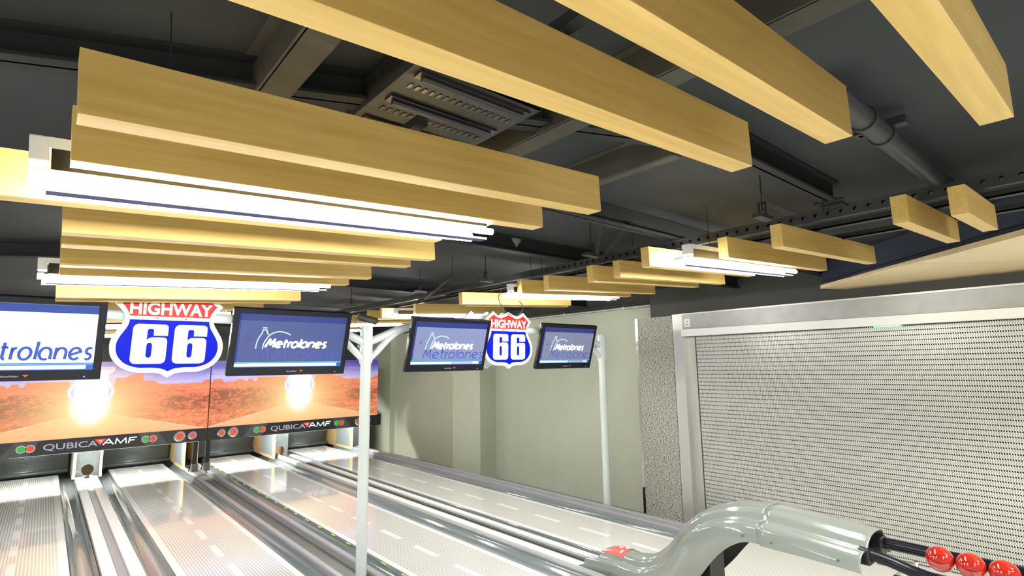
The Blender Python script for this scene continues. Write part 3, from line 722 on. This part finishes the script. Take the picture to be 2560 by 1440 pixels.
# ------------------------------------------------------------------ highway signs
def mirror(half): return half+[(-x, z) for x, z in half[::-1] if abs(x) > 1e-6]
half = [(0, 0)]+smooth2([(0, 0), (.06, .038), (.14, .050), (.25, .054), (.36, .10), (.432, .185), (.453, .28), (.44, .36), (.405, .43), (.372, .49), (.36, .53), (.366, .58), (.39, .625), (.437, .68)], 4)[1:]
top = smooth2([(.285, .812), (.22, .768), (.15, .757), (.08, .776), (0, .81)], 4)
outer = mirror(half+top)
hb = [(0, .058)]+smooth2([(0, .058), (.05, .083), (.13, .094), (.24, .097), (.335, .135), (.392, .205), (.408, .285), (.395, .35), (.365, .41), (.335, .465), (.322, .51), (.322, .532)], 4)[1:]
blue = mirror(hb)
hr = [(.322, .565), (.335, .60), (.355, .638), (.385, .678), (.275, .765)]+smooth2([(.275, .765), (.22, .73), (.15, .715), (.08, .735), (0, .765)], 4)[1:]
red = mirror(hr)
def six(x0):
    def cut(P, sharp, n=3):
        for _ in range(n):
            Q, sh = [], []
            for i, p in enumerate(P):
                a = P[i-1]; b = P[(i+1) % len(P)]
                if sharp[i]: Q.append(p); sh.append(True)
                else:
                    Q += [(p[0]*.75+a[0]*.25, p[1]*.75+a[1]*.25), (p[0]*.75+b[0]*.25, p[1]*.75+b[1]*.25)]; sh += [False, False]
            P, sharp = Q, sh
        return P
    oo = [(.86, .71, 1), (.86, .80, 0), (.86, 1.0, 0), (.60, 1.0, 0), (.30, 1.0, 0), (0, 1.0, 0), (0, .70, 0), (0, .30, 0), (0, 0, 0), (.30, 0, 0), (.56, 0, 0), (.86, 0, 0), (.86, .28, 0), (.86, .40, 0), (.86, .665, 0), (.62, .665, 0), (.42, .665, 0), (.35, .59, 1), (.35, .78, 0), (.35, .88, 0), (.51, .88, 0), (.51, .78, 0), (.51, .71, 1)]
    o = cut([(a, b) for a, b, c in oo], [bool(c) for a, b, c in oo])
    h = cut([(.36, .34), (.36, .15), (.50, .15), (.50, .34), (.50, .53), (.36, .53)], [False]*6)
    f = lambda P: [(x0+x*.318+(z-.5)*.012, .130+z*.362) for x, z in P]
    return [f(o), f(h)[::-1]]
M['sign_white'] = mat('sign_white', (.84, .86, .86), .4, spec=.3); M['sign_blue'] = mat('sign_blue', (.0, .006, .40), .5, spec=.08)
M['sign_red'] = mat('sign_red', (.62, .02, .012), .45, spec=.2)
def sign(x, y, z, lb):
    t = empty('highway_sign', (x, y, z), lb, 'sign', 'highway shield signs')
    shape2d('shield', [outer], M['sign_white'], t, .05)
    bf = shape2d('blue_field', [blue], M['sign_blue'], t, .004, (0, -.0275, 0)); rf = shape2d('red_field', [red], M['sign_red'], t, .004, (0, -.0275, 0))
    for xx in (-.295, .03): shape2d('number', six(xx), M['sign_white'], bf, .004, (0, -.004, 0))
    text('lettering', 'HIGHWAY', .155, M['sign_white'], rf, (0, -.004, .585), xs=.90, bold=.0048)
    for xx in (-.11, .12): disc('bolt', xx, .548, .008, M['dark'], t, .035)
    for xx in (-.2, .2): BB('bracket', [((xx-.02, .025, .52), (xx+.02, .07, .60))], M['dark'], t)
sign(.862, 5.98, 2.248, 'larger looking red, white and blue highway 66 shield left of the second monitor')
sign(5.03, 5.98, 2.262, 'highway 66 shield between the third and fourth monitors')
t = empty('sign_back', (4.78, 6.16, 2.27), 'pale edge of a rear facing shield showing behind the second highway sign', 'sign')
shape2d('shield', [outer], M['sign_white'], t, .04)

# ------------------------------------------------------------------ stroke lettering for the monitors
def arc(cx, cy, r, a0, a1, n=14, ry=None):
    ry = ry or r; return [(cx+r*math.cos(math.radians(a0+(a1-a0)*i/n)), cy+ry*math.sin(math.radians(a0+(a1-a0)*i/n))) for i in range(n+1)]
GL_ = {'M': (1.5, [[(.05, 0), (.35, 1.4), (.75, .45), (1.15, 1.4), (1.4, 0)]]),
 'e': (1.2, [[(.18, .40), (.98, .66)]+arc(.55, .5, .5, 18, 318, 20)]),
 't': (.75, [[(.25, 1.4), (.25, .3)]+arc(.50, .27, .25, 180, 270, 6), [(.02, 1.0), (.6, 1.0)]]),
 'r': (.62, [[(.12, 0), (.12, 1.0)], arc(.52, .58, .40, 180, 95, 8)]),
 'o': (1.2, [arc(.55, .5, .5, 0, 360, 24)]), 'l': (.35, [[(.15, 0), (.15, 1.5)]]),
 'a': (1.22, [arc(.55, .5, .5, -60, -360, 20)+[(1.05, 0)]]), 'n': (1.18, [[(.1, 0), (.1, 1.0)], [(.1, .5)]+arc(.57, .53, .45, 180, 0, 12)+[(1.02, 0)]]),
 's': (.95, [arc(.45, .74, .26, 40, 270, 12)+arc(.45, .23, .24, 90, -150, 12)])}
def strokes(name, word, x, z, s, wt, m, parent, y, shear=0, xs=1, clip=None, sp=1.12):
    bm = bmesh.new(); cx = 0
    for ch in word:
        adv, pl = GL_[ch]
        for p in pl: ribbon(bm, [(x+(cx+a)*s*xs+b*s*shear, z+b*s) for a, b in p], wt)
        cx += adv*sp
    if clip is not None:
        bmesh.ops.bisect_plane(bm, geom=bm.verts[:]+bm.edges[:]+bm.faces[:], plane_co=(clip, 0, 0), plane_no=(1, 0, 0), clear_outer=True)
    for v in bm.verts: v.co.y = y
    for f in bm.faces:
        f.normal_update()
        if f.normal.y > 0: f.normal_flip()
    me = bpy.data.meshes.new(name); bm.to_mesh(me); bm.free(); me.materials.append(m)
    o = link(name, me, parent); md = o.modifiers.new('th', 'SOLIDIFY'); md.thickness = .0008; return o
WW = lambda w, s, xs, sp: sum(GL_[c][0] for c in w)*s*xs*sp

# ------------------------------------------------------------------ monitors
def monitor(cx, lb, body, bodye, bandc, blue_text=None, white_logo=True, strip_half=False, ticks=True):
    t = empty('monitor', (cx, 6.0, 2.245), lb, 'monitor', 'tilted score monitors on the rail'); t.rotation_euler.x = math.radians(16.3)
    w = .612; H = .705
    B('bezel', (-w, 0, 0), (w, .06, H), M['gloss_black'], t, bevel=.008)
    B('back_shell', (-w+.12, .06, .08), (w-.12, .11, H-.08), M['dark'], t, bevel=.01)
    sx, z0, z1 = .553, .092, .648
    sc = B('screen', (-sx, -.003, z0), (sx, .0, z1), emis('screen_glass', body, bodye), t)
    B('top_band', (-sx, -.0045, z1-.068), (sx, -.003, z1), emis('screen_band', bandc, 1), sc)
    B('side_band', (-sx, -.0045, z0), (-sx+.018, -.003, z1), emis('screen_side', (.02, .06, .35), 1), sc)
    B('ticker', (-sx, -.0045, z0), (sx, -.003, z0+.062), emis('ticker_blue', (.01, .10, .42), 1), sc)
    B('ticker_line', (-sx, -.0055, z0+.050), (sx-.004, -.0045, z0+.055), emis('ticker_line', (.25, .75, 1), 1), sc)
    B('ticker_bar', (-sx, -.0055, z0+.008), (sx-.05, -.0045, z0+.042), emis('ticker_white', (.72, .86, 1), 1.1 if not strip_half else .8), sc)
    if strip_half: B('ticker_bar', (.05, -.0062, z0+.008), (.40, -.0055, z0+.042), emis('ticker_grey', (.38, .42, .60), 1), sc)
    if blue_text:
        word, x, z, s, wt, c = blue_text
        strokes('lettering', word, x, z, s, wt, emis('blue_letter', c, 1), sc, -.0062, shear=.12, clip=.548, xs=.72 if cx < 0 else 1, sp=1.12 if cx < 0 else 1.15)
    if white_logo:
        mw = emis('white_glow_letter', (1, 1, 1), 1.6); mb = emis('pale_blue_letter', (.45, .80, 1), 1.3)
        s, xs = .060, 1.0
        strokes('lettering', 'Metrolanes', -.285, .305, s, .022, mw, sc, -.0075, shear=.28, xs=xs, sp=1.06)
        bm = bmesh.new()
        ribbon(bm, [(p.x, p.y) for p in poly_interp([(-.372, .29, 0), (-.366, .36, 0), (-.345, .42, 0), (-.328, .452, 0), (-.322, .478, 0)], 4)], .010)
        ribbon(bm, [(-.328, .487), (-.282, .487)], .010); ribbon(bm, [(-.325, .508), (-.280, .508)], .009)
        ribbon(bm, [(-.284, .483), (-.276, .455), (-.262, .436)], .012)
        ribbon(bm, [(p.x, p.y) for p in poly_interp([(-.306, .29, 0), (-.295, .355, 0), (-.262, .418, 0), (-.215, .458, 0), (-.155, .472, 0), (-.09, .462, 0), (-.04, .440, 0)], 4)], .011)
        for v in bm.verts: v.co.y = -.0075
        for f in bm.faces: f.normal_update(); (f.normal_flip() if f.normal.y > 0 else None)
        me = bpy.data.meshes.new('pin_logo'); bm.to_mesh(me); bm.free(); me.materials.append(mb); o = link('pin_logo', me, sc)
        o.modifiers.new('th', 'SOLIDIFY').thickness = .0008
    if ticks: BB('screen_mark', [((-.47, -.0055, .40), (-.435, -.0045, .406)), ((-.475, -.0055, .372), (-.435, -.0045, .382))], emis('screen_mark', (.03, .10, .38), 1), sc)
    text('lettering', 'AccuVision', .024, M['print_light'], t, (.02, -.001, .035), depth=.001, shear=.2)
    shape2d('red_mark', [[(.10, .055), (.14, .055), (.12, .035)][::-1]], M['print_red'], t, .001, (0, -.0012, 0))
    T('power_light', [(.50, -.002, .03), (.50, .001, .03)], .005, emis('blue_led', (.05, .3, 1), 3), t, 10)
    BB('mount', [((-.08, .11, .30), (.08, .17, .62))], M['dark'], t)
DB = (.012, .035, .28)
monitor(-.245, 'monitor cut by the left frame edge with a white screen and large blue letters', (.93, .95, 1), 2.4, (.015, .07, .45), ('Metrolanes', -.27, .185, .100, .021, (.015, .07, .42)), False, False, False)
monitor(1.98, 'monitor with a dark blue screen left of the middle pole', (.085, .125, .40), .95, (.02, .05, .33), ('Metrolanes', -.36, .178, .083, .009, (.06, .09, .42)))
monitor(3.985, 'monitor with a lavender screen and blue letters right of the middle pole', (.33, .38, .66), 1.0, (.02, .045, .30), ('Metrolanes', -.40, .178, .083, .012, (.02, .07, .42)), strip_half=True)
monitor(6.19, 'rightmost monitor with a grey lavender screen beside the far pole', (.30, .33, .50), 1.0, (.03, .05, .27), ('Metrolanes', -.38, .178, .083, .0095, (.03, .08, .40)), strip_half=True)

# ------------------------------------------------------------------ monitor poles and rail
def pole(x, lb, arms=(-1, 1), ztop=2.80):
    t = empty('monitor_pole', (x, 6.07, -.06), lb, 'pole', 'pale grey monitor poles'); z = .06
    T('shaft', [(0, 0, 0), (0, 0, 2.40+z)], .062, M['pole'], t, 28)
    bm = bmesh.new()
    tube(bm, [(0, 0, 2.36+z), (0, 0, ztop-.05+z), (0, 0, ztop+z)], [.072, .070, .060], 28)
    for a in range(4):
        an = PI/4+a*PI/2; tube(bm, [(.06*math.cos(an), .06*math.sin(an), 2.37+z), (.058*math.cos(an), .058*math.sin(an), ztop-.01+z)], .02, 8)
    fin('sleeve', bm, M['pole'], t, smooth=True)
    T('foot', [(0, 0, 0), (0, 0, .05)], .072, M['recess'], t, 24)
    for s in arms:
        a1 = poly_interp([(s*.05, 0, 2.62+z), (s*.22, .0, 2.69+z), (s*.42, .02, 2.77+z), (s*.62, .03, 2.822+z), (s*.80, .03, 2.828+z)], 5)
        T('arm', a1, .047, M['pole'], t, 18)
        a2 = poly_interp([(s*.05, 0, 2.42+z), (s*.14, 0, 2.50+z), (s*.30, .01, 2.655+z), (s*.46, .02, 2.76+z), (s*.64, .03, 2.815+z)], 5)
        T('arm', a2, .038, M['pole'], t, 18)
        for zz in (2.40, 2.56): T('bolt', [(s*.065, 0, zz+z), (s*.095, 0, zz+z)], .010, M['chrome'], t, 10)
    return t
pole(2.89, 'pale grey branching pole in the middle between the second and third monitors')
pole(7.20, 'pale grey pole beside the rightmost monitor, against the sage wall', arms=(-1,))
for x0, x1, lb in ((-1.6, 2.10, 'grey round rail behind the first two monitors and the first highway sign'), (3.68, 6.42, 'grey round rail behind the two right monitors')):
    t = empty('monitor_rail', (x0, 6.10, 2.828), lb, 'rail', 'round monitor rails'); T('tube', [(0, 0, 0), (x1-x0, 0, 0)], .049, M['pole'], t, 24)
# security camera on the middle pole
t = empty('security_camera', (2.89, 6.05, 2.80), 'small grey bullet security camera on top of the middle pole', 'security camera')
T('stem', [(0, 0, 0), (0, -.01, .05)], .014, M['white'], t, 12)
bm = bmesh.new(); tube(bm, [(-.10, .03, .115), (-.09, .028, .112), (.09, -.05, .060), (.10, -.054, .057)], [.034, .042, .042, .037], 20); fin('body', bm, mat('bronze_grey', (.05, .048, .036), .4, .2), t, smooth=True)
bm = bmesh.new(); tube(bm, [(.099, -.054, .057), (.108, -.057, .055)], .026, 16); fin('lens', bm, M['gloss_black'], t, smooth=True)
T('cable', poly_interp([(-.1, .03, .11), (-.15, .02, .07), (-.12, .01, 0), (-.06, .01, -.04)], 5), .004, M['cable'], t, 8)

# ------------------------------------------------------------------ ball return
XB = 5.0
t = empty('ball_return', (XB, 3.0, 0), 'glossy grey green ball return hood rising out of the track between the right lanes', 'ball return')
path = [(4.17, .278, 4.50, .050), (4.09, .292, 4.32, .055), (4.02, .300, 4.12, .055), (3.92, .303, 3.93, .055), (3.78, .300, 3.72, .055), (3.60, .345, 3.46, .06), (3.42, .465, 3.22, .12), (3.28, .62, 3.04, .24), (3.17, .745, 2.90, .38), (2.99, .888, 2.74, .57), (2.76, .995, 2.60, .70), (2.54, 1.045, 2.45, .785), (2.33, 1.058, 2.30, .80)]
body = [(2.322, 1.062, 2.292, .79), (2.0, 1.045, 1.98, .785), (1.7, 1.02, 1.68, .775), (1.53, 1.007, 1.55, .765)]
sec = [(0, 0), (.06, .003), (.115, .014), (.152, .034), (.178, .062), (.190, .098), (.206, .112), (.235, .108), (.268, .108), (.298, .124), (.314, .155), (.320, .20)]
def loft(path, n, wfun, name, m, sectn, par, off=0, tmin=0, tmax=1, half_s=None, closeb=True):
    P = [Vector((p[0], p[1], p[2])) for p in path]; Z = [Vector((p[3], 0, 0)) for p in path]
    PP = poly_interp(P, n); ZZ = poly_interp(Z, n); bm = bmesh.new(); rows = []
    for i, (p, zb) in enumerate(zip(PP, ZZ)):
        a = PP[max(i-1, 0)]; b = PP[min(i+1, len(PP)-1)]; ty, tz = b.x-a.x, b.y-a.y; l = math.hypot(ty, tz); ny, nz = -tz/l, ty/l
        if nz < 0: ny, nz = -ny, -nz
        w = wfun(i/(len(PP)-1)); row = []
        side = []
        for s, dd in sectn:
            dd2 = dd-off; sl_ = max(0, p.z-p.x)*min(1, abs(s)/.345)**1.9; side.append((s*w, p.x-ny*dd2+sl_, p.y-nz*dd2))
        if closeb: side.append((.345*w, p.z, zb.x))
        row = [(-x, y, z) for x, y, z in side[::-1]]+side[1:]
        rows.append([bm.verts.new((x, y-3.0, z)) for x, y, z in row])
    for i in range(len(rows)-1):
        for k_ in range(len(rows[0])-1): bm.faces.new((rows[i][k_], rows[i][k_+1], rows[i+1][k_+1], rows[i+1][k_]))
    o = fin(name, bm, m, par, smooth=True, ang=1.2); return o
wf = lambda u: .64+.36*ss(.35, .85, np.array(u)).item()
h1 = loft(path, 5, wf, 'nose_cover', M['hood'], sec, t)
h1.data.materials.append(M["dark"]); md = h1.modifiers.new('th', 'SOLIDIFY'); md.thickness = .006; md.material_offset = 1
h2 = loft(body, 4, lambda u: 1.02, 'rear_cover', M['hood'], sec, t); h2.data.materials.append(M['dark']); md = h2.modifiers.new('th', 'SOLIDIFY'); md.thickness = .008; md.material_offset = 1
# inner dark chassis below the hood
bm = bmesh.new()
for p in ((4.2, .16), (3.6, .20)): pass
box(bm, (-.09, .35, .05), (.09, .95, .18)); box(bm, (-.14, .05, .05), (.14, .40, .30)); box(bm, (-.13, -.10, .05), (.13, .10, .52)); 
B('inner_tray', (-.15, -1.42, .82), (.15, -.5, .86), M['dark'], t)
fin('chassis', bm, M['dark'], t)
bm = bmesh.new()
for sy, z in ((-.56, .84), (-.80, .835), (-1.30, .825)): tube(bm, [(-.350, sy, z), (-.362, sy, z)], .010, 10)
tube(bm, [(-.232, 1.02, .10), (-.240, 1.02, .10)], .009, 10); fin('screw', bm, M['recess'], t)
stk = loft([(4.13, .285, 4.41, 0), (4.09, .292, 4.32, 0), (4.02, .300, 4.12, 0), (3.92, .303, 3.93, 0)], 3, lambda u: .64, 'warning_sticker', mat('red_sticker', (.85, .12, .10), .3), [(0, 0), (.06, .003), (.115, .014), (.152, .034), (.176, .060)], t, off=.004, closeb=False)
bm = bmesh.new()
def mark(y, s, r=.012, l=.0): tube(bm, [(s, y-3.0, .3035-(.9*s*s*4)), (s, y-3.0+.002+l, .3075-(.9*s*s*4))], r, 10)
for y, s, r in ((4.03, -.01, .018), (3.98, .02, .009), (3.98, .045, .008), (3.955, -.02, .010), (3.955, .01, .009), (3.955, .035, .008), (3.97, -.065, .014), (3.975, -.09, .010)):
    z = .302-(.16 if abs(s) > .05 else .5)*s*s*4
    z = .302-2.2*s*s+.002
    box(bm, (s-r*.7, y-3.0-r, z-.01), (s+r*.7, y-3.0+r, z+.004))
fin('sticker_letters', bm, M['sign_white'], t)
# ball rack behind the hood
t = empty('ball_rack', (XB, 1.5, .80), 'black tubular ball rack carrying red balls at the right bottom corner', 'ball rack')
T('rail', poly_interp([(.10, .12, .09), (.13, -.05, .085), (.14, -.4, .075), (.14, -1.0, .065), (.14, -1.8, .06)], 5), .043, M['gloss_black'], t, 18)
T('rail', poly_interp([(-.20, .10, .08), (-.21, -.08, .06), (-.25, -.28, .03), (-.26, -.55, .0), (-.20, -1.0, -.02), (-.2, -1.8, -.02)], 5), .040, M['gloss_black'], t, 18)
T('centre_support', [(0, .05, -.03), (0, -1.8, -.045)], .016, M['recess'], t, 12)
B('collar', (.03, .02, .0), (.16, .12, .14), M['dark'], t, bevel=.01); B('collar', (-.25, .02, .0), (-.14, .1, .11), M['dark'], t, bevel=.01)
T('post', [(.02, -.20, -.10), (.02, -.20, .03)], .014, M['chrome'], t, 12)
B('tray', (-.14, -1.8, -.115), (.16, -.05, -.105), M['cap'], t)
B('leg', (-.03, -1.0, -.80), (.03, -.9, -.10), M['dark'], t); B('leg', (-.03, -.12, -.80), (.03, -.05, -.10), M['dark'], t)
ballmesh = None
for i, ((x, y, z), lb) in enumerate(zip(((5.0, 1.150, .888), (5.0, .976, .884), (5.0, .800, .880)),
        ('red bowling ball at the front of the rack, nearest the hood', 'red bowling ball in the middle of the row of three, with a finger hole', 'red bowling ball at the right frame edge, last in the row'))):
    if ballmesh is None:
        bm = bmesh.new(); bmesh.ops.create_uvsphere(bm, u_segments=40, v_segments=24, radius=.086)
        o = fin('bowling_ball', bm, M['ball'], smooth=True, ang=3); ballmesh = o.data
    else: o = bpy.data.objects.new('bowling_ball', ballmesh); COL.objects.link(o)
    o.location = (x, y, z); tag(o, lb, 'bowling ball', 'red bowling balls on the rack')
    if i == 1:
        dirv = (Vector((-.80, -.15, -.35))).normalized(); p = dirv*.0855
        T('finger_hole', [p*.98, p*1.005], .009, M['recess'], o, 12)
